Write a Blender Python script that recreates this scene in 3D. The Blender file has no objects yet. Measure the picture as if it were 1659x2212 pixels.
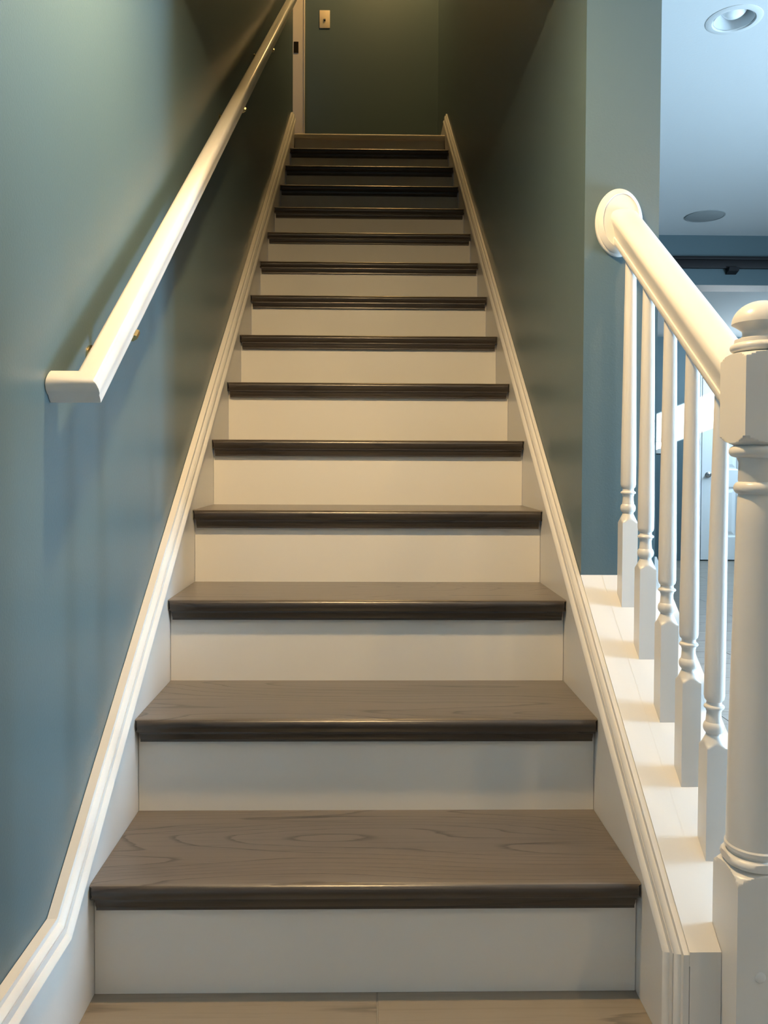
import bpy, bmesh, math, random
from mathutils import Vector, Matrix
C = bpy.context.scene.collection
random.seed(7)

# ------------------------------------------------------------------ camera
R_ = Vector((0.99985781, -0.01626679, 0.00444469))
U_ = Vector((-0.00404494, 0.02452569, 0.99969102))
F_ = Vector((0.01637077, 0.99956685, -0.0244564))
CAM = Vector((-0.00059, -1.38544, 0.94095))
cd = bpy.data.cameras.new('camera'); cam = bpy.data.objects.new('camera', cd); C.objects.link(cam)
m = Matrix.Identity(4)
for i in range(3):
    m[i][0], m[i][1], m[i][2], m[i][3] = R_[i], U_[i], -F_[i], CAM[i]
cam.matrix_world = m
cd.sensor_fit = 'HORIZONTAL'; cd.sensor_width = 36
cd.sensor_fit = 'VERTICAL'; cd.sensor_height = 36; cd.lens = 1700.03 / 2212 * 36
cd.shift_x = (829.5 - 823.135) / 2212; cd.shift_y = (1042.72 - 1106) / 2212
cd.clip_start = 0.05
bpy.context.scene.camera = cam

# ------------------------------------------------------------------ world, sun, lamps, exposure
sc = bpy.context.scene
vs = sc.view_settings
vs.view_transform = 'Standard'; vs.look = 'None'; vs.gamma = 1; vs.exposure = 0.45
vs.use_curve_mapping = False
w = bpy.data.worlds.new('world'); sc.world = w; w.use_nodes = True
w.node_tree.nodes['Background'].inputs[0].default_value = (0.45, 0.68, 1.0, 1)
w.node_tree.nodes['Background'].inputs[1].default_value = 2.0

def lamp(name, kind, loc, energy, color, **kw):
    d = bpy.data.lights.new(name, kind); o = bpy.data.objects.new(name, d); C.objects.link(o)
    d.energy = energy; d.color = color; o.location = loc
    for k, v in kw.items(): setattr(d, k, v)
    return o
s = lamp('sun', 'SUN', (9, 2, 6), 38, (1.0, 0.98, 0.95), angle=0.009)
s.rotation_euler = Vector((-1, 1, -0.39)).to_track_quat('-Z', 'Y').to_euler()
WARM = (1.0, 0.675, 0.31)
lamp('stair_downlight_lamp', 'POINT', (-0.08, -0.12, 2.200), 76, WARM, shadow_soft_size=0.035)
lamp('room_downlight_lamp', 'POINT', (1.45, -1.55, 2.165), 16, WARM, shadow_soft_size=0.045)
lamp('added_warm_fill', 'POINT', (0.15, -2.5, 2.165), 10, WARM, shadow_soft_size=0.045)  # made-up lamp behind the camera, added to warm the lowest riser
lamp('landing_lamp', 'POINT', (0.1, 3.8, 5.3), 44, (1.0, 0.60, 0.22), shadow_soft_size=0.08)
def daylight_area(name, loc, rot, sx, sy, energy, color):
    o = lamp(name, 'AREA', loc, energy, color, shape='RECTANGLE', size=sx, size_y=sy)
    o.rotation_euler = rot
    return o
DAY = (0.52, 0.77, 1.0)
daylight_area('added_daylight', (2.93, 0.03, 0.92), (0, math.radians(98), 0), 1.25, 0.40, 150, DAY)  # area lamp added off frame to supply daylight from the right room
daylight_area('far_window_daylight', (4.50, 4.95, 1.9), (0, math.radians(78), 0), 0.5, 1.7, 62, (0.55, 0.80, 1.0))

# ------------------------------------------------------------------ materials
def mat(name, col, rough=0.5, spec=0.5, bump=0.0, bscale=60, metal=0.0, var=0.0, coat=0.0):
    M = bpy.data.materials.new(name); M.use_nodes = True
    nt = M.node_tree; b = nt.nodes['Principled BSDF']
    b.inputs['Base Color'].default_value = (*col, 1); b.inputs['Roughness'].default_value = rough
    b.inputs['Specular IOR Level'].default_value = spec; b.inputs['Metallic'].default_value = metal
    b.inputs['Coat Weight'].default_value = coat
    tc = nt.nodes.new('ShaderNodeTexCoord')
    if bump:
        n = nt.nodes.new('ShaderNodeTexNoise'); n.inputs['Scale'].default_value = bscale; n.inputs['Detail'].default_value = 4
        bp = nt.nodes.new('ShaderNodeBump'); bp.inputs['Strength'].default_value = bump; bp.inputs['Distance'].default_value = 0.002
        nt.links.new(tc.outputs['Object'], n.inputs['Vector']); nt.links.new(n.outputs['Fac'], bp.inputs['Height'])
        nt.links.new(bp.outputs['Normal'], b.inputs['Normal'])
    if var:
        n = nt.nodes.new('ShaderNodeTexNoise'); n.inputs['Scale'].default_value = 3; n.inputs['Detail'].default_value = 5
        mx = nt.nodes.new('ShaderNodeMix'); mx.data_type = 'RGBA'
        mx.inputs[6].default_value = (*[c * (1 - var) for c in col], 1); mx.inputs[7].default_value = (*[min(1, c * (1 + var)) for c in col], 1)
        nt.links.new(tc.outputs['Object'], n.inputs['Vector']); nt.links.new(n.outputs['Fac'], mx.inputs[0])
        nt.links.new(mx.outputs[2], b.inputs['Base Color'])
    return M

def wood(name, light, dark, line, rough=0.35, fine=1.0, rings=13.0, coat=0.1):
    M = bpy.data.materials.new(name); M.use_nodes = True
    nt = M.node_tree; N = nt.nodes; L = nt.links; b = N['Principled BSDF']
    b.inputs['Roughness'].default_value = rough; b.inputs['Coat Weight'].default_value = coat; b.inputs['Coat Roughness'].default_value = 0.25
    tc = N.new('ShaderNodeTexCoord'); oi = N.new('ShaderNodeObjectInfo')
    sc_ = N.new('ShaderNodeVectorMath'); sc_.operation = 'SCALE'; sc_.inputs[0].default_value = (7.3, 3.1, 5.7); L.new(oi.outputs['Random'], sc_.inputs['Scale'])
    ad = N.new('ShaderNodeVectorMath'); ad.operation = 'ADD'; L.new(tc.outputs['Object'], ad.inputs[0]); L.new(sc_.outputs[0], ad.inputs[1])
    def noise(vec, scale, detail=3, rgh=0.5):
        mp = N.new('ShaderNodeMapping'); mp.inputs['Scale'].default_value = vec; L.new(ad.outputs[0], mp.inputs['Vector'])
        n = N.new('ShaderNodeTexNoise'); n.inputs['Scale'].default_value = scale; n.inputs['Detail'].default_value = detail; n.inputs['Roughness'].default_value = rgh
        L.new(mp.outputs[0], n.inputs['Vector']); return n.outputs['Fac']
    def mth(op, a, bb):
        q = N.new('ShaderNodeMath'); q.operation = op
        for i, v in enumerate((a, bb)):
            if isinstance(v, (int, float)): q.inputs[i].default_value = v
            else: L.new(v, q.inputs[i])
        return q.outputs[0]
    low = noise((0.75, 6.5, 6.5), 1.0, 1.5, 0.35)
    jit = noise((6, 90, 90), 1.0, 3, 0.6)
    ring = mth('FRACT', mth('ADD', mth('MULTIPLY', low, rings), mth('MULTIPLY', jit, 0.35)), 0)
    r1 = N.new('ShaderNodeValToRGB'); L.new(ring, r1.inputs[0])
    e = r1.color_ramp.elements; e[0].position = 0.0; e[0].color = (0, 0, 0, 1); e[1].position = 1.0; e[1].color = (0, 0, 0, 1)
    a = e.new(0.82); a.color = (0.10, 0.10, 0.10, 1); a = e.new(0.955); a.color = (1, 1, 1, 1)
    pore = noise((4, 150, 150), 1.0, 4, 0.65)
    r2 = N.new('ShaderNodeValToRGB'); L.new(pore, r2.inputs[0]); r2.color_ramp.elements[0].position = 0.52; r2.color_ramp.elements[1].position = 0.72
    tone = noise((0.8, 9, 9), 1.3, 4)
    mx = N.new('ShaderNodeMix'); mx.data_type = 'RGBA'; mx.inputs[6].default_value = (*light, 1); mx.inputs[7].default_value = (*dark, 1); L.new(tone, mx.inputs[0])
    f = mth('MULTIPLY', mth('ADD', mth('MULTIPLY', r1.outputs[0], 0.75), mth('MULTIPLY', r2.outputs[0], 0.45 * fine)), 1.0)
    m2 = N.new('ShaderNodeMix'); m2.data_type = 'RGBA'; m2.clamp_factor = True; L.new(f, m2.inputs[0]); L.new(mx.outputs[2], m2.inputs[6]); m2.inputs[7].default_value = (*line, 1)
    L.new(m2.outputs[2], b.inputs['Base Color'])
    bp = N.new('ShaderNodeBump'); bp.inputs['Strength'].default_value = 0.25; bp.inputs['Distance'].default_value = 0.0008; bp.invert = True
    L.new(f, bp.inputs['Height']); L.new(bp.outputs[0], b.inputs['Normal'])
    return M

TEAL = mat('teal_wall_paint', (0.084, 0.132, 0.150), rough=0.38, spec=0.55, bump=0.12, bscale=220)
WHITE = mat('white_trim_paint', (0.72, 0.70, 0.67), rough=0.30, spec=0.5, bump=0.05, bscale=70)
RISERW = mat('white_riser_paint', (0.78, 0.76, 0.72), rough=0.42, spec=0.4, bump=0.05, bscale=90)
CEIL = mat('ceiling_paint', (0.58, 0.585, 0.58), rough=0.9, spec=0.2, bump=0.15, bscale=150)
GROUT = mat('grout', (0.27, 0.25, 0.22), rough=0.9, spec=0.1)
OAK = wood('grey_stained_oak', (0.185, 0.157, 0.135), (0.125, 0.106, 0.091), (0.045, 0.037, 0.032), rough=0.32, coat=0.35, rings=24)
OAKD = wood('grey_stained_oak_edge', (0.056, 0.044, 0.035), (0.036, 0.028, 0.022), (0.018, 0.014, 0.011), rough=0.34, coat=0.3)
TILE = wood('wood_look_tile', (0.30, 0.258, 0.208), (0.235, 0.20, 0.165), (0.13, 0.112, 0.093), rough=0.34, rings=7, fine=0.7)
BRASS = mat('brass', (0.75, 0.55, 0.25), rough=0.22, metal=1.0)
NICKEL = mat('satin_nickel', (0.55, 0.55, 0.56), rough=0.25, metal=1.0)
BLACK = mat('black_paint', (0.008, 0.008, 0.010), rough=0.55, spec=0.3)
IVORY = mat('ivory_plastic', (0.78, 0.66, 0.46), rough=0.35)
DARKM = mat('dark_bronze', (0.05, 0.04, 0.03), rough=0.35, metal=0.8)
DOORW = mat('white_door_paint', (0.80, 0.80, 0.80), rough=0.35, spec=0.5)
CASING = mat('cream_casing_paint', (0.80, 0.72, 0.58), rough=0.4)
GREYD = mat('grey_grille', (0.28, 0.30, 0.30), rough=0.8)
BULB = mat('frosted_bulb_glass', (0.85, 0.86, 0.86), rough=0.12, spec=0.7)
REFL = mat('reflector_white', (0.62, 0.64, 0.65), rough=0.35)
SHOE = mat('black_rubber', (0.01, 0.01, 0.012), rough=0.6)
GLASS = mat('window_glass', (0.95, 0.98, 1.0), rough=0.05)
GLASS.node_tree.nodes['Principled BSDF'].inputs['Alpha'].default_value = 0.12
BLIND = mat('pale_window_pane', (0.75, 0.85, 0.95), rough=0.3)

# ------------------------------------------------------------------ helpers
def link(name, bm, material, parent=None, smooth=None):
    me = bpy.data.meshes.new(name)
    bmesh.ops.recalc_face_normals(bm, faces=bm.faces)
    if smooth is not None:
        for f in bm.faces: f.smooth = True
        a = math.radians(smooth)
        for e in bm.edges:
            if len(e.link_faces) == 2 and e.calc_face_angle(0) > a: e.smooth = False
    bm.to_mesh(me); bm.free()
    o = bpy.data.objects.new(name, me); C.objects.link(o)
    if material: me.materials.append(material)
    if parent: o.parent = parent
    return o
def thing(name, label, cat, loc=(0, 0, 0), group=None):
    o = bpy.data.objects.new(name, None); C.objects.link(o); o.location = loc
    o['label'] = label; o['category'] = cat
    if group: o['group'] = group
    o.empty_display_size = 0.05
    return o
def tag(o, label, cat, group=None):
    o['label'] = label; o['category'] = cat
    if group: o['group'] = group
    return o
def struct(o):
    o['kind'] = 'structure'; return o
def setparent(o, par):       # parent keeping world place (empties are unrotated)
    o.parent = par; o.location = Vector(o.location) - par.location
    return o
def box(bm, x0, x1, y0, y1, z0, z1, bev=0):
    b = bmesh.new()
    bmesh.ops.create_cube(b, size=1)
    for v in b.verts:
        v.co = Vector(((x0 + x1) / 2 + v.co.x * (x1 - x0), (y0 + y1) / 2 + v.co.y * (y1 - y0), (z0 + z1) / 2 + v.co.z * (z1 - z0)))
    if bev: bmesh.ops.bevel(b, geom=list(b.edges), offset=bev, segments=2, profile=0.5, affect='EDGES')
    tmp = bpy.data.meshes.new('t'); b.to_mesh(tmp); b.free(); bm.from_mesh(tmp); bpy.data.meshes.remove(tmp)
    return bm
def mkbox(name, material, dims, parent=None, bev=0):
    """box whose origin is its own centre"""
    x0, x1, y0, y1, z0, z1 = dims
    c = Vector(((x0 + x1) / 2, (y0 + y1) / 2, (z0 + z1) / 2))
    bm = box(bmesh.new(), x0 - c.x, x1 - c.x, y0 - c.y, y1 - c.y, z0 - c.z, z1 - c.z, bev)
    o = link(name, bm, material, None, smooth=40 if bev else None)
    o.location = c
    if parent: setparent(o, parent)
    return o
def prism(poly, x0, x1, bm=None):
    """poly in (y,z), extruded along x"""
    bm = bm or bmesh.new()
    a = [bm.verts.new((x0, y, z)) for y, z in poly]; b = [bm.verts.new((x1, y, z)) for y, z in poly]
    n = len(poly)
    bm.faces.new(a); bm.faces.new(b[::-1])
    for i in range(n): bm.faces.new((a[i], b[i], b[(i + 1) % n], a[(i + 1) % n]))
    return bm
def sweep(path, N, profile, start=None, end=None, bm=None, caps=True):
    """planar path, plane normal N; profile points (s,h): s in plane, left of travel (N x dir); h along N.
    start/end: optional cut-plane normals, else square."""
    bm = bm or bmesh.new(); N = Vector(N).normalized(); P = [Vector(p) for p in path]; n = len(P)
    D = [(P[i + 1] - P[i]).normalized() for i in range(n - 1)]
    rings = []
    for i in range(n):
        ring = []
        for s, h in profile:
            if i == 0 or i == n - 1:
                d = D[0] if i == 0 else D[-1]; perp = N.cross(d); q = P[i] + perp * s + N * h
                cut = start if i == 0 else end
                if cut is not None:
                    cn = Vector(cut); q = q - d * ((q - P[i]).dot(cn) / d.dot(cn))
            else:
                p0 = N.cross(D[i - 1]); p1 = N.cross(D[i]); mit = (p0 + p1).normalized(); k = 1 / mit.dot(p0)
                q = P[i] + mit * (s * k) + N * h
            ring.append(bm.verts.new(q))
        rings.append(ring)
    m_ = len(profile)
    for i in range(n - 1):
        for j in range(m_):
            bm.faces.new((rings[i][j], rings[i][(j + 1) % m_], rings[i + 1][(j + 1) % m_], rings[i + 1][j]))
    if caps:
        bm.faces.new(rings[0][::-1]); bm.faces.new(rings[-1])
    return bm
def turned(profile, half=None, seg=48, bm=None, c=(0, 0)):
    """lathe of (r,z); where half is given the radius is clipped to a square of that half-width"""
    bm = bm or bmesh.new(); rings = []
    for r, z in profile:
        ring = []
        for k in range(seg):
            t = 2 * math.pi * k / seg; cx, sy = math.cos(t), math.sin(t)
            rr = r
            if half: rr = min(r, half / max(abs(cx), abs(sy)))
            ring.append(bm.verts.new((c[0] + rr * cx, c[1] + rr * sy, z)))
        rings.append(ring)
    for a, b in zip(rings, rings[1:]):
        for k in range(seg): bm.faces.new((a[k], a[(k + 1) % seg], b[(k + 1) % seg], b[k]))
    bm.faces.new(rings[0][::-1]); bm.faces.new(rings[-1])
    return bm
def lerp_prof(pts, sub):
    out = []
    for (a, b), n in zip(zip(pts, pts[1:]), sub):
        for i in range(n): t = i / n; out.append((a[0] + (b[0] - a[0]) * t, a[1] + (b[1] - a[1]) * t))
    out.append(pts[-1]); return out
def arc(cx, cz, r, a0, a1, n, rz=None):
    rz = rz or r
    return [(cx + r * math.cos(math.radians(a0 + (a1 - a0) * i / n)), cz + rz * math.sin(math.radians(a0 + (a1 - a0) * i / n))) for i in range(n + 1)]

# ------------------------------------------------------------------ dimensions
W2 = 0.4811; SL = 0.7657; NOS = 0.030
XL = -0.503; XR = 0.4961; XR2 = 0.6685; YC = 0.4353
Z = [0, 0.2081, 0.4092, 0.6108, 0.8117, 1.0128, 1.2156, 1.419, 1.6228, 1.8268, 2.0309, 2.2339, 2.4375, 2.6406, 2.8433, 3.0423]
Y = [0, -0.0079, 0.2616, 0.5315, 0.8014, 1.0666, 1.3285, 1.5924, 1.8564, 2.1208, 2.3845, 2.6502, 2.9142, 3.1789, 3.4447, 3.7149]
ZC = 2.19; YB = 6.28; XE = 4.6; YF = -3.2; YLAND = 4.40; ZTOP = 5.5

# ------------------------------------------------------------------ structure
floor = struct(mkbox('floor', GROUT, (-0.7, XE + .1, YF - .1, YB + .1, -0.12, -0.0015)))
# planks 0.24 x 1.2, joints recessed
meshes = {}
def plank(x0, x1, y0, y1):
    key = (round(x1 - x0, 3), round(y1 - y0, 3))
    g = 0.0012
    if key not in meshes:
        hx, hy = (x1 - x0) / 2 - g, (y1 - y0) / 2 - g
        bm = bmesh.new(); box(bm, -hx, hx, -hy, hy, -0.004, 0.0)
        b2 = [v for v in bm.verts if v.co.z > -0.001]
        es = [e for e in bm.edges if e.verts[0] in b2 and e.verts[1] in b2]
        bmesh.ops.bevel(bm, geom=es, offset=0.0008, segments=1, affect='EDGES')
        me = bpy.data.meshes.new('floor_plank'); bm.to_mesh(me); bm.free(); me.materials.append(TILE); meshes[key] = me
    o = bpy.data.objects.new('floor_plank', meshes[key]); C.objects.link(o)
    o.location = ((x0 + x1) / 2, (y0 + y1) / 2, 0); setparent(o, floor)
for j in range(-7, 27):
    y0 = -0.105 + 0.24 * j; y1 = min(y0 + 0.24, YB - .001)
    off = 0.019 + (j * 0.418) % 1.2
    lo = XL + .001 if y0 < 0 else XR2 + .001
    x = off - 2.4
    while x < XE:
        a, b = max(x, lo), min(x + 1.2, XE - .001)
        if b - a > 0.02: plank(a, b, y0, y1)
        x += 1.2

def wall(name, dims, m_=TEAL): return struct(mkbox(name, m_, dims))
wall('wall_left', (XL - .12, XL, YF, 3.82, -.12, ZTOP))
wall('wall_left_door_head', (XL - .12, XL, 3.82, YLAND, 5.08, ZTOP))
wall('wall_right', (XR, XR2, YC, YLAND + .12, -.1, ZTOP))
wall('wall_right_far', (XR, XR2, YLAND + .12, YB, -.1, ZC))
wall('wall_top_landing', (XL - .9, XR, YLAND, YLAND + .12, 2.8, ZTOP))
wall('wall_hall', (XL - .9, XL - .8, 3.0, YLAND, 2.9, ZTOP))
wall('wall_hall_front', (XL - .8, XL - .12, 3.0, 3.1, 2.9, ZTOP))
wall('wall_back', (XR, XE + .1, YB, YB + .12, -.1, ZC + .1))
wall('wall_front', (XL - .12, XE + .1, YF - .12, YF, -.1, ZC + .1))
wall('wall_stair_bulkhead', (XL, XR, 0.64, 0.75, ZC + .101, ZTOP))
# east wall with a high window opening in the far room, nearer wall set close, unseen, to hold an added low window
XN = 3.0; WA, WB, WZ0, WZ1 = 4.15, 5.75, 1.78, 2.185
def plain(name):
    o = bpy.data.objects.new(name, None); C.objects.link(o); o['kind'] = 'structure'; return o
e = plain('wall_east')
bm = bmesh.new()
box(bm, XE, XE + .12, 2.2, WA, -.1, ZC + .1); box(bm, XE, XE + .12, WB, YB, -.1, ZC + .1)
box(bm, XE, XE + .12, WA, WB, -.1, WZ0); box(bm, XE, XE + .12, WA, WB, WZ1, ZC + .1)
link('wall_panel', bm, TEAL, e)
wall('wall_east_near', (XN, XN + .12, YF, 2.2, -.1, ZC - .001))
wall('wall_east_return', (XN + .12, XE, 2.08, 2.2, -.1, ZC - .001))
wn = plain('window_2')
bm = bmesh.new()
for d in ((WA, WA + .03, WZ0, WZ1), (WB - .03, WB, WZ0, WZ1), (WA + .03, WB - .03, WZ0, WZ0 + .02), (WA + .03, WB - .03, WZ1 - .02, WZ1)):
    box(bm, XE + .03, XE + .09, d[0], d[1], d[2], d[3])
link('window_frame', bm, WHITE, wn)
mkbox('pane', GLASS, (XE + .055, XE + .06, WA + .03, WB - .03, WZ0 + .02, WZ1 - .02), wn)
wn = plain('added_window')  # added unseen window around the daylight lamp; the wall behind is solid
bm = bmesh.new()
for d in ((-.31, -.25, 0.20, 1.64), (0.29, 0.35, 0.20, 1.64), (-.25, 0.29, 0.20, 0.26), (-.25, 0.29, 1.58, 1.64)):
    box(bm, XN - .03, XN - .001, d[0], d[1], d[2], d[3])
link('window_frame', bm, WHITE, wn)
mkbox('pane', BLIND, (XN - .012, XN - .001, -.25, 0.29, 0.26, 1.58), wn)

# ceilings
ceil = plain('ceiling')
bm = bmesh.new()
LR = (1.0205, 0.838)
def slab_with_hole(bm, x0, x1, y0, y1, z0, z1, hole, r):
    hx, hy = hole
    box(bm, x0, hx - r, y0, y1, z0, z1); box(bm, hx + r, x1, y0, y1, z0, z1)
    box(bm, hx - r, hx + r, y0, hy - r, z0, z1); box(bm, hx - r, hx + r, hy + r, y1, z0, z1)
slab_with_hole(bm, XR2, XE, 0.4, 2.9, ZC, ZC + .1, LR, 0.053)
slab_with_hole(bm, XL, XE, YF, 0.4, ZC, ZC + .1, (-0.08, -0.12), 0.052); box(bm, XL, XR2, 0.4, 0.75, ZC, ZC + .1)
box(bm, XR2, XE, 2.9, YB, ZC, ZC + .1)
link('ceiling_board', bm, CEIL, ceil)
struct(mkbox('ceiling_stair', CEIL, (XL - .9, XR2, 0.64, YLAND + .12, ZTOP, ZTOP + .1)))
# header between the two rooms
struct(mkbox('wall_header', TEAL, (XR2, XE, 2.90, 3.06, 1.921, ZC)))

# baseboard of far wall: moulded
BBP = [(0, 0), (0, 0.013), (0.074, 0.013), (0.080, 0.010), (0.086, 0.010), (0.092, 0.006), (0.100, 0.004), (0.100, 0)]
def bb(name, p0, p1, N, k=1.0, par=None):
    o = link(name, sweep([p0, p1], N, [(s * k, h) for s, h in BBP]), WHITE, par, smooth=30)
    return struct(o) if not par else o
bb('baseboard_back', (3.155, YB, 0.0), (XR2 + .02, YB, 0.0), (0, -1, 0), 1.32)
bb('baseboard_back', (XE, YB, 0.0), (4.19, YB, 0.0), (0, -1, 0), 1.32)
bb('baseboard_right', (XR2, YC + .05, 0.0), (XR2, YB, 0.0), (1, 0, 0), 1.32)

# ------------------------------------------------------------------ staircase
st = thing('staircase', 'long straight staircase with grey-stained oak treads and white risers between white skirt boards', 'staircase', (0, 0, 0))
def tread_profile():
    T = 0.027
    p = [(0.0, 0.0)]
    return T
for k in range(1, 15):
    y0 = -NOS; y1 = Y[k + 1] - Y[k]; T = 0.027; r = 0.0125
    prof = [(y1, 0)] + [(y0 + r + r * math.cos(math.radians(a)), -r + r * math.sin(math.radians(a))) for a in range(90, 181, 15)]
    prof += [(y0 + 0.003, -0.020), (y0 + 0.008, -T), (y1, -T)]
    bm = prism(prof, -W2 + .0005, W2 - .0005)
    # ease the ends of the nosing
    bm.verts.ensure_lookup_table()
    for v in bm.verts:
        if v.co.y < y0 + 0.004: v.co.x *= (W2 - 0.005) / W2
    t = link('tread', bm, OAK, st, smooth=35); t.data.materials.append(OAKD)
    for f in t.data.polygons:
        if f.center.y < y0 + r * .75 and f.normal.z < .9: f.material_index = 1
    t.location = (0, Y[k], Z[k])
    c = [(0, -T), (-0.021, -T), (-0.021, -T - .004), (-0.018, -T - .0055), (-0.0165, -T - .012), (-0.0125, -T - .0185), (-0.0125, -0.0504), (0, -0.0504)]
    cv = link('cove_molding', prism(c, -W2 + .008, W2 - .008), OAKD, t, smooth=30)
    mkbox('riser', RISERW, (-W2 + .001, W2 - .001, Y[k], Y[k] + .018, Z[k - 1] + (0 if k > 1 else .0005), Z[k] - T), st)
k = 15
mkbox('riser', RISERW, (-W2 + .001, W2 - .001, Y[k], Y[k] + .018, Z[k - 1], Z[k] - .03), st)
prof = [(0.02, 0)] + [(-.03 + .012 + .012 * math.cos(math.radians(a)), -.012 + .012 * math.sin(math.radians(a))) for a in range(90, 181, 15)] + [(-.03, -.024), (-.024, -.03), (0.02, -.03)]
ln = link('landing_nosing', prism(prof, -W2 + .001, W2 - .001), CASING, st, smooth=35); ln.location = (0, Y[15], Z[15])
ln['label'] = 'pale painted nosing at the top landing'
struct(mkbox('floor_landing', TILE, (XL - .8, XR, Y[15] + .02, YLAND, Z[15] - .2, Z[15])))

# moulding profile: s = height across the moulding (outward), h = thickness from the wall
HM = 0.042; IN = 0.293
def cap_profile(sgn, tsk):
    p = [(0, .001), (0, tsk + .0110), (.0014, tsk + .0125), (.0030, tsk + .0120), (.0108, tsk + .0058), (.0114, tsk + .0046), (.0230, tsk + .0044), (.0233, tsk + .0020),
         (.0248, tsk + .0020), (.0254, tsk + .0040), (.0280, tsk + .0030), (.0338, tsk - .0030), (.0344, tsk - .0044), (HM, tsk - .0050), (HM, .001)]
    return [(s * sgn, h) for s, h in p]
TL = -W2 - XL; TR = XR - W2
ytop = 3.70; zi = lambda y: IN + SL * y
# skirts
def skirt(x0, x1, pts): return link('skirt_board', prism(pts, x0, x1), WHITE, st)
zb0 = 0.182; yk = (zb0 - IN) / SL
skirt(XL + .001, -W2, [(-0.012, 0.0005), (yk, 0.0005), (yk, zb0 + .02), (ytop, zi(ytop) + .02), (ytop, Z[15] - .05), (3.4, Z[13] - .25), (0.3, 0.0005)])
yo = -0.2045; yi = yo + HM
skirt(W2, XR - .001, [(-0.012, 0.0005), (yi - .0, 0.0005), (yi, zi(yi) + .02), (ytop, zi(ytop) + .02), (ytop, Z[15] - .05), (3.4, Z[13] - .25), (0.3, 0.0005)])
# left cap: slope part (stair) and level part (baseboard)
pl = [(XL, ytop, zi(ytop)), (XL, yk, zb0), (XL, YF, zb0)]
# slope segment with mitre: build both together then split by giving the level run its own object
mit_y = yk; d1 = Vector((0, -1, -SL)).normalized(); d2 = Vector((0, -1, 0))
mn = (d1 + d2).normalized()
link('skirt_cap', sweep(pl[:2], (1, 0, 0), cap_profile(-1, TL), start=(0, 1, 0), end=tuple(mn)), WHITE, st, smooth=25)
bl = plain('baseboard_left')
link('base_board', prism([(YF, 0), (yk, 0), (yk, zb0 + .02), (YF, zb0 + .02)], XL, -W2 + .0003), WHITE, bl)
link('base_cap', sweep(pl[1:], (1, 0, 0), cap_profile(-1, TL), start=tuple(mn)), WHITE, bl, smooth=25)
# right cap: down the slope then straight down to the floor
pr_ = [(XR, ytop, zi(ytop)), (XR, yi, zi(yi)), (XR, yi, 0.0005)]
link('skirt_cap', sweep(pr_, (-1, 0, 0), cap_profile(1, TR), start=(0, 1, 0)), WHITE, st, smooth=25)
# landing baseboards
def lb(name, x, N):
    return struct(link(name, prism([(ytop + .001, Z[15]), (YLAND, Z[15]), (YLAND, Z[15] + .128), (ytop + .001, Z[15] + .128)], x, x + N), WHITE))
lb('baseboard_landing_right', XR, -.014)
struct(link('baseboard_landing_left', prism([(ytop + .001, Z[15]), (3.80, Z[15]), (3.80, Z[15] + .10), (ytop + .001, Z[15] + .10)], XL, XL + .014), WHITE))

# ------------------------------------------------------------------ knee wall with sloping white cap
CO = 0.350
kw = plain('wall_knee')
zc = lambda y: CO + SL * y
yn = -0.1695
bm = prism([(yo, 0), (YC, 0), (YC, zc(YC) - .022), (yo, zc(yo) - .022)], XR + .0, 0.5445)
prism([(yn, 0), (YC, 0), (YC, zc(YC) - .022), (yn, zc(yn) - .022)], 0.5445, XR2, bm)
link('wall_body', bm, WHITE, kw)
bm = prism([(yo, zc(yo) - .022), (YC, zc(YC) - .022), (YC, zc(YC)), (yo, zc(yo))], XR - .0008, 0.5445)
prism([(yn, zc(yn) - .022), (YC - .0005, zc(YC) - .022), (YC - .0005, zc(YC)), (yn, zc(yn))], 0.5445, XR2, bm)
prism([(yn, zc(yn) - .022), (.484, zc(.484) - .022), (.484, zc(.484)), (yn, zc(yn))], XR2 + .0005, 0.691, bm)
link('wall_cap', bm, WHITE, kw)
link('cap_trim', prism([(yn, zc(yn) - .09), (.484, zc(.484) - .09), (.484, zc(.484) - .023), (yn, zc(yn) - .023)], XR2 + .0005, XR2 + .014), WHITE, kw)

# ------------------------------------------------------------------ balustrade
bal = thing('balustrade', 'white balustrade of turned balusters rising from a newel post to an oval wall rosette', 'railing', (0.587, -0.211, 0))
RS = 0.73
NX, NY, NH = 0.5868, -0.2112, 0.0417
np_prof = []
np_prof += [(0.062, 0.0005), (0.062, 0.318)]
np_prof += lerp_prof([(0.0592, 0.321), (0.050, 0.331), (0.0385, 0.337)], [6, 4])
np_prof += arc(0.036, 0.3465, 0.0105, -85, 85, 8, 0.0085)
np_prof += [(0.0385, 0.3585), (0.0405, 0.361), (0.0405, 0.366), (0.0385, 0.3685)]
np_prof += [(0.0382, 0.42), (0.0365, 0.55), (0.0335, 0.70), (0.0305, 0.85), (0.0292, 0.893)]
np_prof += arc(0.0265, 0.9065, 0.0085, -80, 80, 8, 0.0095)
np_prof += [(0.0288, 0.918), (0.0285, 0.945), (0.031, 0.952)]
np_prof += arc(0.034, 0.9615, 0.0085, -80, 80, 8, 0.0085)
np_prof += lerp_prof([(0.036, 0.971), (0.046, 0.9755), (0.0592, 0.984)], [4, 6])
np_prof += [(0.062, 0.987), (0.062, 1.097)]
np_prof += lerp_prof([(0.0592, 1.0995), (0.049, 1.106), (0.038, 1.1085)], [6, 4])
newel = link('newel_post', turned(np_prof, NH, 64), WHITE, None, smooth=28); newel.location = (NX, NY, 0); setparent(newel, bal)
fp = [(0.036, 1.1087)] + arc(0.034, 1.1165, 0.009, -80, 70, 8, 0.0075) + [(0.037, 1.1255), (0.0365, 1.129), (0.029, 1.1315), (0.0255, 1.136), (0.0265, 1.142), (0.034, 1.148)]
fp += arc(0.0, 1.1525, 0.0412, 0, 82, 12, 0.034)
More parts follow.
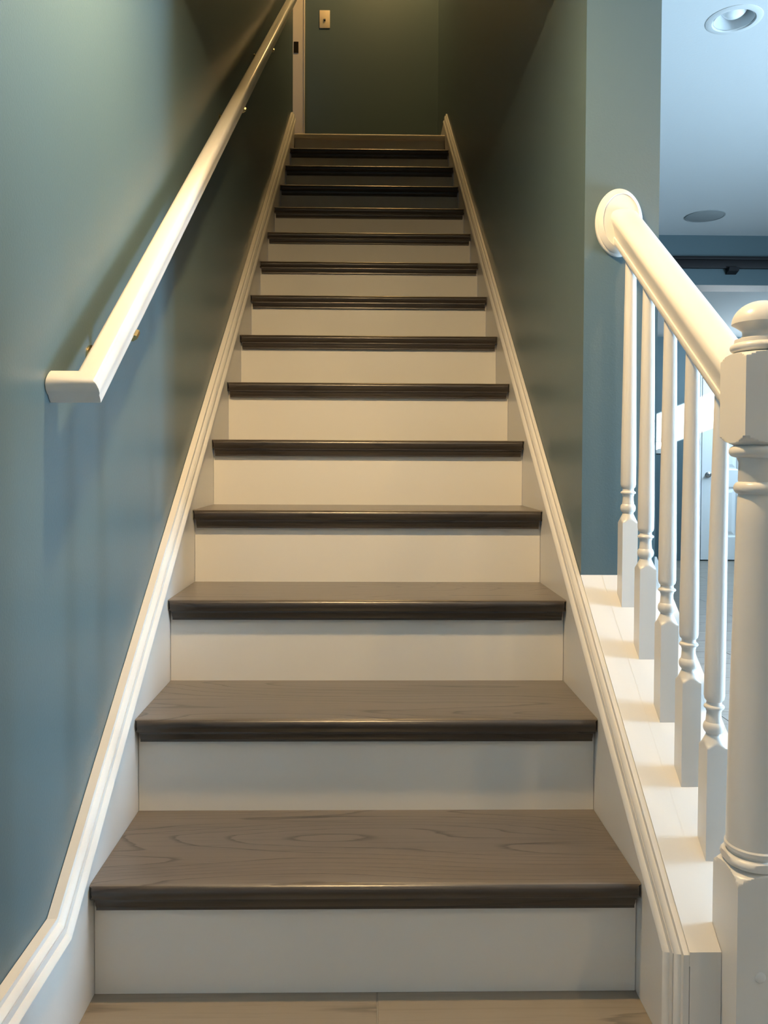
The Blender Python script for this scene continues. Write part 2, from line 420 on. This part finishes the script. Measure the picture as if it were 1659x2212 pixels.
fin = link('finial', turned(fp, None, 48), WHITE, None, smooth=50); fin.parent = newel
pg = bmesh.new(); bmesh.ops.create_uvsphere(pg, u_segments=20, v_segments=10, radius=0.0082)
for v in pg.verts: v.co.y *= 0.35
plug = link('wood_plug', pg, WHITE, None, smooth=60); plug.parent = newel; plug.location = (0.580 - NX, -NH - .0005, 0.186)

# balusters
BHALF = 0.017
base_pts = [0.372, 0.257, 0.136, 0.029, -0.077]
z_under = lambda y: 1.138 + RS * y
def baluster_mesh(yc):
    zf = zc(yc - BHALF); top = z_under(yc) + .006
    p = [(0.026, zc(yc - BHALF) - 0.0), (0.026, zf + .187)]
    p += lerp_prof([(0.0243, zf + .188), (0.0185, zf + .1945), (0.0135, zf + .205)], [5, 4])
    p += [(0.0118, zf + .209), (0.0125, zf + .212)]
    p += arc(0.0095, zf + .2215, 0.0073, -70, 60, 6, 0.0105)
    p += [(0.0122, zf + .238), (0.0118, zf + .247), (0.013, zf + .2505)]
    p += arc(0.0125, zf + .256, 0.0042, -80, 80, 5, 0.0035)
    p += [(0.0125, zf + .261), (0.0122, zf + .265), (0.0155, zf + .269), (0.0167, zf + .275), (0.0166, zf + .34)]
    for i in range(1, 7):
        t = i / 6; p.append((0.0166 - 0.0048 * t, zf + .34 + (top - zf - .34) * t))
    bm = turned(p, BHALF, 48)
    if yc < -.05:
        for v in bm.verts: v.co.x += max(0, v.co.z - zf - .19) * .011
    # foot follows the slope of the cap
    for v in bm.verts:
        if abs(v.co.z - p[0][1]) < 1e-6: v.co.z = zc(yc + v.co.y) + .0003
        elif abs(v.co.z - top) < 1e-6: v.co.z = z_under(yc + v.co.y) + .001
    return bm
for yc in base_pts:
    b = link('baluster', baluster_mesh(yc), WHITE, None, smooth=30); b.location = (0.5835, yc, 0); setparent(b, bal)

# right handrail: profile (half width, perpendicular height)
hp = [(.0215, 0), (.0245, .004), (.0258, .012), (.0250, .0155), (.0228, .0165), (.0235, .022), (.0262, .033), (.0300, .043), (.0318, .048), (.0322, .052), (.0310, .0575), (.0270, .0625), (.019, .066), (.009, .0675), (0, .068)]
prof = [(-a, b) for a, b in hp[::-1][1:]][::-1]
full = hp + [(-a, b) for a, b in hp[::-1][1:]]
rb = lambda y: (0.5820, y, z_under(y))
Nr = Vector((0, -RS, 1)).normalized()
rail = link('handrail', sweep([rb(-0.1694), rb(YC - .012)], Nr, full, start=(0, 1, 0), end=(0, 1, 0)), WHITE, None, smooth=38)
setparent(rail, bal)
# oval rosette on the wall end
bm = bmesh.new()
def oval(y, kx, kz): return [bm.verts.new((0.5742 + kx * math.cos(t), y, 1.497 + kz * math.sin(t))) for t in [2 * math.pi * i / 64 for i in range(64)]]
rs = [oval(YC, .0545, .0775), oval(YC - .006, .0545, .0775), oval(YC - .008, .0530, .0755), oval(YC - .0085, .0505, .0730), oval(YC - .011, .0500, .0725), oval(YC - .013, .0510, .0735), oval(YC - .016, .0495, .0715), oval(YC - .022, .0440, .0640), oval(YC - .0235, .0425, .0615), oval(YC - .0235, .0415, .0605), oval(YC - .0220, .0405, .0595)]
for a, b in zip(rs, rs[1:]):
    for i in range(64): bm.faces.new((a[i], a[(i + 1) % 64], b[(i + 1) % 64], b[i]))
bm.faces.new(rs[0]); bm.faces.new(rs[-1])
ro = link('wall_rosette', bm, WHITE, None, smooth=22); setparent(ro, bal)

# ------------------------------------------------------------------ left wall handrail
wr = thing('wall_handrail', 'long white handrail on brass brackets along the teal wall left of the stairs', 'handrail', (XL, -0.13, 1.06))
lp = [(.0150, 0), (.0195, .003), (.0205, .010), (.0200, .017), (.0225, .023), (.0225, .030), (.0195, .037), (.013, .0415), (.006, .043), (0, .0433)]
lfull = lp + [(-a, b) for a, b in lp[::-1][1:]]
XRl = -0.4425
def rl(x, y): return (x, y, 1.133 + SL * y)
Nl = Vector((0, -SL, 1)).normalized()
ye = -0.134 + .018
path = [rl(XL + .001, ye), rl(XRl, ye), rl(XRl, 3.35), rl(XL + .001, 3.35)]
o = link('rail', sweep(path, Nl, lfull), WHITE, None, smooth=38); setparent(o, wr)
def bracket(yb):
    zb = 1.133 + SL * yb
    br = bpy.data.objects.new
    bm = bmesh.new()
    # wall rose
    rose = turned([(0.026, 0), (0.026, .003), (0.020, .007), (0.010, .010), (0.009, .016)], None, 28)
    rot = Matrix.Rotation(math.radians(90), 4, 'Y'); me = bpy.data.meshes.new('t'); rose.to_mesh(me); rose.free(); me.transform(Matrix.Translation((XL, yb, zb - .045)) @ rot); bm.from_mesh(me); bpy.data.meshes.remove(me)
    pts = [Vector((XL + .012, yb, zb - .045)), Vector((XL + .030, yb, zb - .050)), Vector((XRl - .010, yb, zb - .040)), Vector((XRl, yb, zb - .022)), Vector((XRl, yb, zb - .006))]
    rings = []
    for i, p in enumerate(pts):
        d = (pts[min(i + 1, len(pts) - 1)] - pts[max(i - 1, 0)]).normalized(); a = d.cross(Vector((0, 1, 0))).normalized(); bvec = Vector((0, 1, 0))
        rings.append([bm.verts.new(p + (a * math.cos(t) + bvec * math.sin(t)) * .0065) for t in [2 * math.pi * q / 12 for q in range(12)]])
    for a, b in zip(rings, rings[1:]):
        for q in range(12): bm.faces.new((a[q], a[(q + 1) % 12], b[(q + 1) % 12], b[q]))
    bm.faces.new(rings[0]); bm.faces.new(rings[-1])
    o = link('bracket', bm, BRASS, None, smooth=45); setparent(o, wr)
    # saddle: a curved strap under the rail, lugs show at both sides
    bm = bmesh.new(); d = Vector((0, 1, SL)).normalized(); 
    sp = [(-.021, .006), (-.0255, .004), (-.0255, -.002), (-.018, -.0065), (.018, -.0065), (.0255, -.002), (.0255, .004), (.021, .006), (.0205, .0005), (.016, -.001), (-.016, -.001), (-.0205, .0005)]
    c = Vector((XRl, yb, zb)) - Nl * .0005
    rg = [[bm.verts.new(c + d * t + Vector((a, 0, 0)) + Nl * b) for a, b in sp] for t in (-.011, .011)]
    for j in range(len(sp)): bm.faces.new((rg[0][j], rg[0][(j + 1) % len(sp)], rg[1][(j + 1) % len(sp)], rg[1][j]))
    bm.faces.new(rg[0]); bm.faces.new(rg[1][::-1])
    s_ = link('saddle', bm, BRASS, None); s_.parent = o; s_.location = (0, 0, 0)
for yb in (0.050, 1.30, 2.10): bracket(yb)

# ------------------------------------------------------------------ landing: door opening jamb, strike, light switch
dr = plain('door_2')
mkbox('door_jamb', CASING, (XL - .14, XL + .004, YLAND - .03, YLAND - .001, Z[15], 5.08), dr)
mkbox('door_casing', CASING, (XL + .0042, XL + .024, YLAND - .0302, YLAND - .001, Z[15], 5.12), dr)
mkbox('casing_bead', CASING, (XL + .0243, XL + .033, YLAND - .036, YLAND - .001, Z[15], 5.12), dr, .003)
bm = bmesh.new(); box(bm, XL - .046, XL - .012, YLAND - .033, YLAND - .0302, 3.895, 3.975, 0)
link('strike_plate', bm, DARKM, dr)
mkbox('door_leaf', WHITE, (XL - .5, XL - .14, YLAND + .0 - .04, YLAND - .003, Z[15], 5.08), dr)
sw = thing('light_switch', 'ivory light switch plate high on the dark landing wall', 'switch', (-0.3285, YLAND, 4.153))
o = mkbox('switch_plate', IVORY, (-0.3285 - .0378, -0.3285 + .0378, YLAND - .006, YLAND - .0003, 4.153 - .064, 4.153 + .064), sw, .0025)
bm = bmesh.new(); box(bm, -.006, .006, -.013, 0, -.004, .012)
tg = link('toggle', bm, IVORY, sw, None); tg.location = (0, -.006, -.002)
mkbox('toggle_slot', DARKM, (-0.3285 - .0055, -0.3285 + .0055, YLAND - .0068, YLAND - .0058, 4.153 - .015, 4.153 + .012), sw)

# ------------------------------------------------------------------ far room
# ceiling downlight with bulb
cl = thing('ceiling_light', 'unlit round recessed ceiling light with a bulb, at the top right', 'ceiling light', (LR[0], LR[1], ZC))
bm = bmesh.new(); seg = 48
tp = [(0.0755, 0), (0.0750, -.0012), (0.068, -.0035), (0.058, -.0035), (0.053, .002), (0.053, 0.0)]
rings = [[bm.verts.new((r * math.cos(2 * math.pi * k / seg), r * math.sin(2 * math.pi * k / seg), z)) for k in range(seg)] for r, z in tp]
for a, b in zip(rings, rings[1:] + rings[:1]):
    for k in range(seg): bm.faces.new((a[k], a[(k + 1) % seg], b[(k + 1) % seg], b[k]))
link('trim_ring', bm, CEIL, cl, smooth=40)
bm = bmesh.new(); tp = [(0.053, .001), (0.050, .03), (0.045, .09), (0.030, .095), (0.001, .096)]
rings = [[bm.verts.new((r * math.cos(2 * math.pi * k / seg), r * math.sin(2 * math.pi * k / seg), z)) for k in range(seg)] for r, z in tp]
for a, b in zip(rings, rings[1:]):
    for k in range(seg): bm.faces.new((a[k], a[(k + 1) % seg], b[(k + 1) % seg], b[k]))
link('reflector_can', bm, REFL, cl, smooth=50)
link('bulb', turned([(0.004, .005)] + arc(0, .045, .040, -80, 20, 12, .040) + [(0.030, .07), (0.018, .09)], None, 40), BULB, cl, smooth=60)
# flat round speaker
sp_ = thing('ceiling_speaker', 'flat round grey speaker cover flush with the ceiling, near the teal header', 'speaker', (1.684, 2.568, ZC))
link('speaker_grille', turned([(0.088, -.0005), (0.088, -.0035), (0.084, -.005), (0.02, -.0055)], None, 48), GREYD, sp_, smooth=40)
bm = bmesh.new()
seg = 48; tp = [(0.095, -.0003), (0.095, -.004), (0.0885, -.005), (0.0885, -.0003)]
rings = [[bm.verts.new((r * math.cos(2 * math.pi * k / seg), r * math.sin(2 * math.pi * k / seg), z)) for k in range(seg)] for r, z in tp]
for a, b in zip(rings, rings[1:] + rings[:1]):
    for k in range(seg): bm.faces.new((a[k], a[(k + 1) % seg], b[(k + 1) % seg], b[k]))
link('speaker_rim', bm, GREYD, sp_, smooth=30)
# black rail on header
br = thing('black_rail', 'black wooden rail with a small bracket mounted across the teal header', 'rail', (2.5, 2.90, 2.04))
mkbox('rail_board', BLACK, (1.60, 3.6, 2.878, 2.8995, 2.008, 2.068), br, .002)
mkbox('rail_lip', BLACK, (1.60, 3.6, 2.866, 2.8775, 2.052, 2.068), br, .001)
for bx in (1.97, 2.9):
    o = link('rail_bracket', prism([(2.8995, 2.0075), (2.850, 2.0075), (2.862, 1.990), (2.8995, 1.978)], bx - .028, bx + .028), BLACK, None); setparent(o, br)

# panelled door in the back wall
DX0, DX1, DZ = 3.262, 4.082, 2.03
d1_ = plain('door_1')
d1_.location = (DX0, YB, 0)
yd = YB - .018
# slab made of stiles, rails; panels recessed with raised fields
cols = [(DX0 + .115, DX0 + .360), (DX0 + .460, DX0 + .705)]
rows = [(0.23, 0.73), (0.89, 1.52), (1.62, 1.90)]
bm = bmesh.new()
xs = [DX0, cols[0][0], cols[0][1], cols[1][0], cols[1][1], DX1]
for a, b in ((DX0, cols[0][0]), (cols[0][1], cols[1][0]), (cols[1][1], DX1)): box(bm, a, b, yd, YB - .0005, .012, DZ)
for (a, b) in cols:
    for z0, z1 in ((.012, rows[0][0]), (rows[0][1], rows[1][0]), (rows[1][1], rows[2][0]), (rows[2][1], DZ)): box(bm, a, b, yd, YB - .0005, z0, z1)
o = link('door_leaf', bm, DOORW, None); setparent(o, d1_)
for a, b in cols:
    for z0, z1 in rows:
        bm = bmesh.new()
        def rect(ins, y): return [bm.verts.new(p) for p in ((a + ins, y, z0 + ins), (b - ins, y, z0 + ins), (b - ins, y, z1 - ins), (a + ins, y, z1 - ins))]
        rr = [rect(0, yd), rect(.010, yd + .003), rect(.018, yd + .009), rect(.03, yd + .009), rect(.055, yd + .003), rect(.058, yd + .002)]
        for p, q in zip(rr, rr[1:]):
            for i in range(4): bm.faces.new((p[i], p[(i + 1) % 4], q[(i + 1) % 4], q[i]))
        bm.faces.new(rr[-1])
        o = link('door_panel', bm, DOORW, None); setparent(o, d1_)
# lever handle
bm = turned([(0.030, 0), (0.030, .006), (0.022, .012), (0.012, .016), (0.010, .05)], None, 28)
for v in bm.verts: v.co = Vector((v.co.x, -v.co.z, v.co.y))
box(bm, -.010, .105, -.056, -.044, -.009, .009, .004)
o = link('door_handle', bm, NICKEL, None, smooth=40); o.location = (3.325, yd, 0.845); setparent(o, d1_)
# casing
cp = [(0, 0), (0, .012), (.006, .016), (.016, .016), (.020, .012), (.050, .014), (.056, .019), (.070, .019), (.078, .012), (.078, 0)]
bm = sweep([(DX0 - .004, YB, 0.0), (DX0 - .004, YB, DZ + .004), (DX1 + .004, YB, DZ + .004), (DX1 + .004, YB, 0.0)], (0, -1, 0), cp)
co = link('trim_1', bm, DOORW, None, smooth=25); struct(co)
# wall plate in the sun
wp = thing('wall_plate', 'small white control plate on the far teal wall, left of the white door', 'wall plate', (2.83, YB, 1.10))
mkbox('plate', WHITE, (2.803, 2.872, YB - .010, YB - .0005, 1.050, 1.160), wp, .003)
mkbox('backing', BLACK, (2.797, 2.878, YB - .004, YB - .0003, 1.042, 1.165), wp, .001)
mkbox('slot', BLACK, (2.825, 2.848, YB - .011, YB - .0095, 1.088, 1.091), wp)
# low black thing at far baseboard
bm = bmesh.new()
pts = [(-.10, 0), (.09, 0), (.085, .03), (.07, .052), (.03, .055), (-.04, .035), (-.085, .018)]
a = [bm.verts.new((x, -.045, z)) for x, z in pts]; b = [bm.verts.new((x, .045, z)) for x, z in pts]
bm.faces.new(a); bm.faces.new(b[::-1])
for i in range(len(pts)): bm.faces.new((a[i], b[i], b[(i + 1) % len(pts)], a[(i + 1) % len(pts)]))
bmesh.ops.bevel(bm, geom=list(bm.edges), offset=.006, segments=2, affect='EDGES')
o = link('shoe', bm, SHOE, None, smooth=50); o.location = (2.72, 6.02, 0.0005)
tag(o, 'low black shoe-like object on the floor by the far baseboard', 'shoe')

# off-frame downlights; the last is made up, added for the warm fill lamp
for i, (x, y) in enumerate(((-0.08, -0.12), (1.45, -1.55), (0.15, -2.5))):
    lt = thing('ceiling_light', ('lit recessed ceiling light above the foot of the stairs', 'lit recessed ceiling light behind the camera to the right', 'unseen ceiling light trim added behind the camera for the warm fill')[i], 'ceiling light', (x, y, ZC))
    bm = bmesh.new(); seg = 40; tp = [(0.075, -.0003), (0.075, -.003), (0.066, -.006), (0.053, -.004), (0.053, -.0003)]
    rings = [[bm.verts.new((r * math.cos(2 * math.pi * k / seg), r * math.sin(2 * math.pi * k / seg), z)) for k in range(seg)] for r, z in tp]
    for a, b in zip(rings, rings[1:] + rings[:1]):
        for k in range(seg): bm.faces.new((a[k], a[(k + 1) % seg], b[(k + 1) % seg], b[k]))
    link('trim_ring', bm, WHITE, lt, smooth=40)
    if i == 0:
        bm = bmesh.new(); tp = [(0.054, .0005), (0.054, .096), (0.001, .097)]
        rings = [[bm.verts.new((r * math.cos(2 * math.pi * k / seg), r * math.sin(2 * math.pi * k / seg), z)) for k in range(seg)] for r, z in tp]
        for a, b in zip(rings, rings[1:]):
            for k in range(seg): bm.faces.new((a[k], a[(k + 1) % seg], b[(k + 1) % seg], b[k]))
        link('reflector_can', bm, REFL, lt, smooth=50)
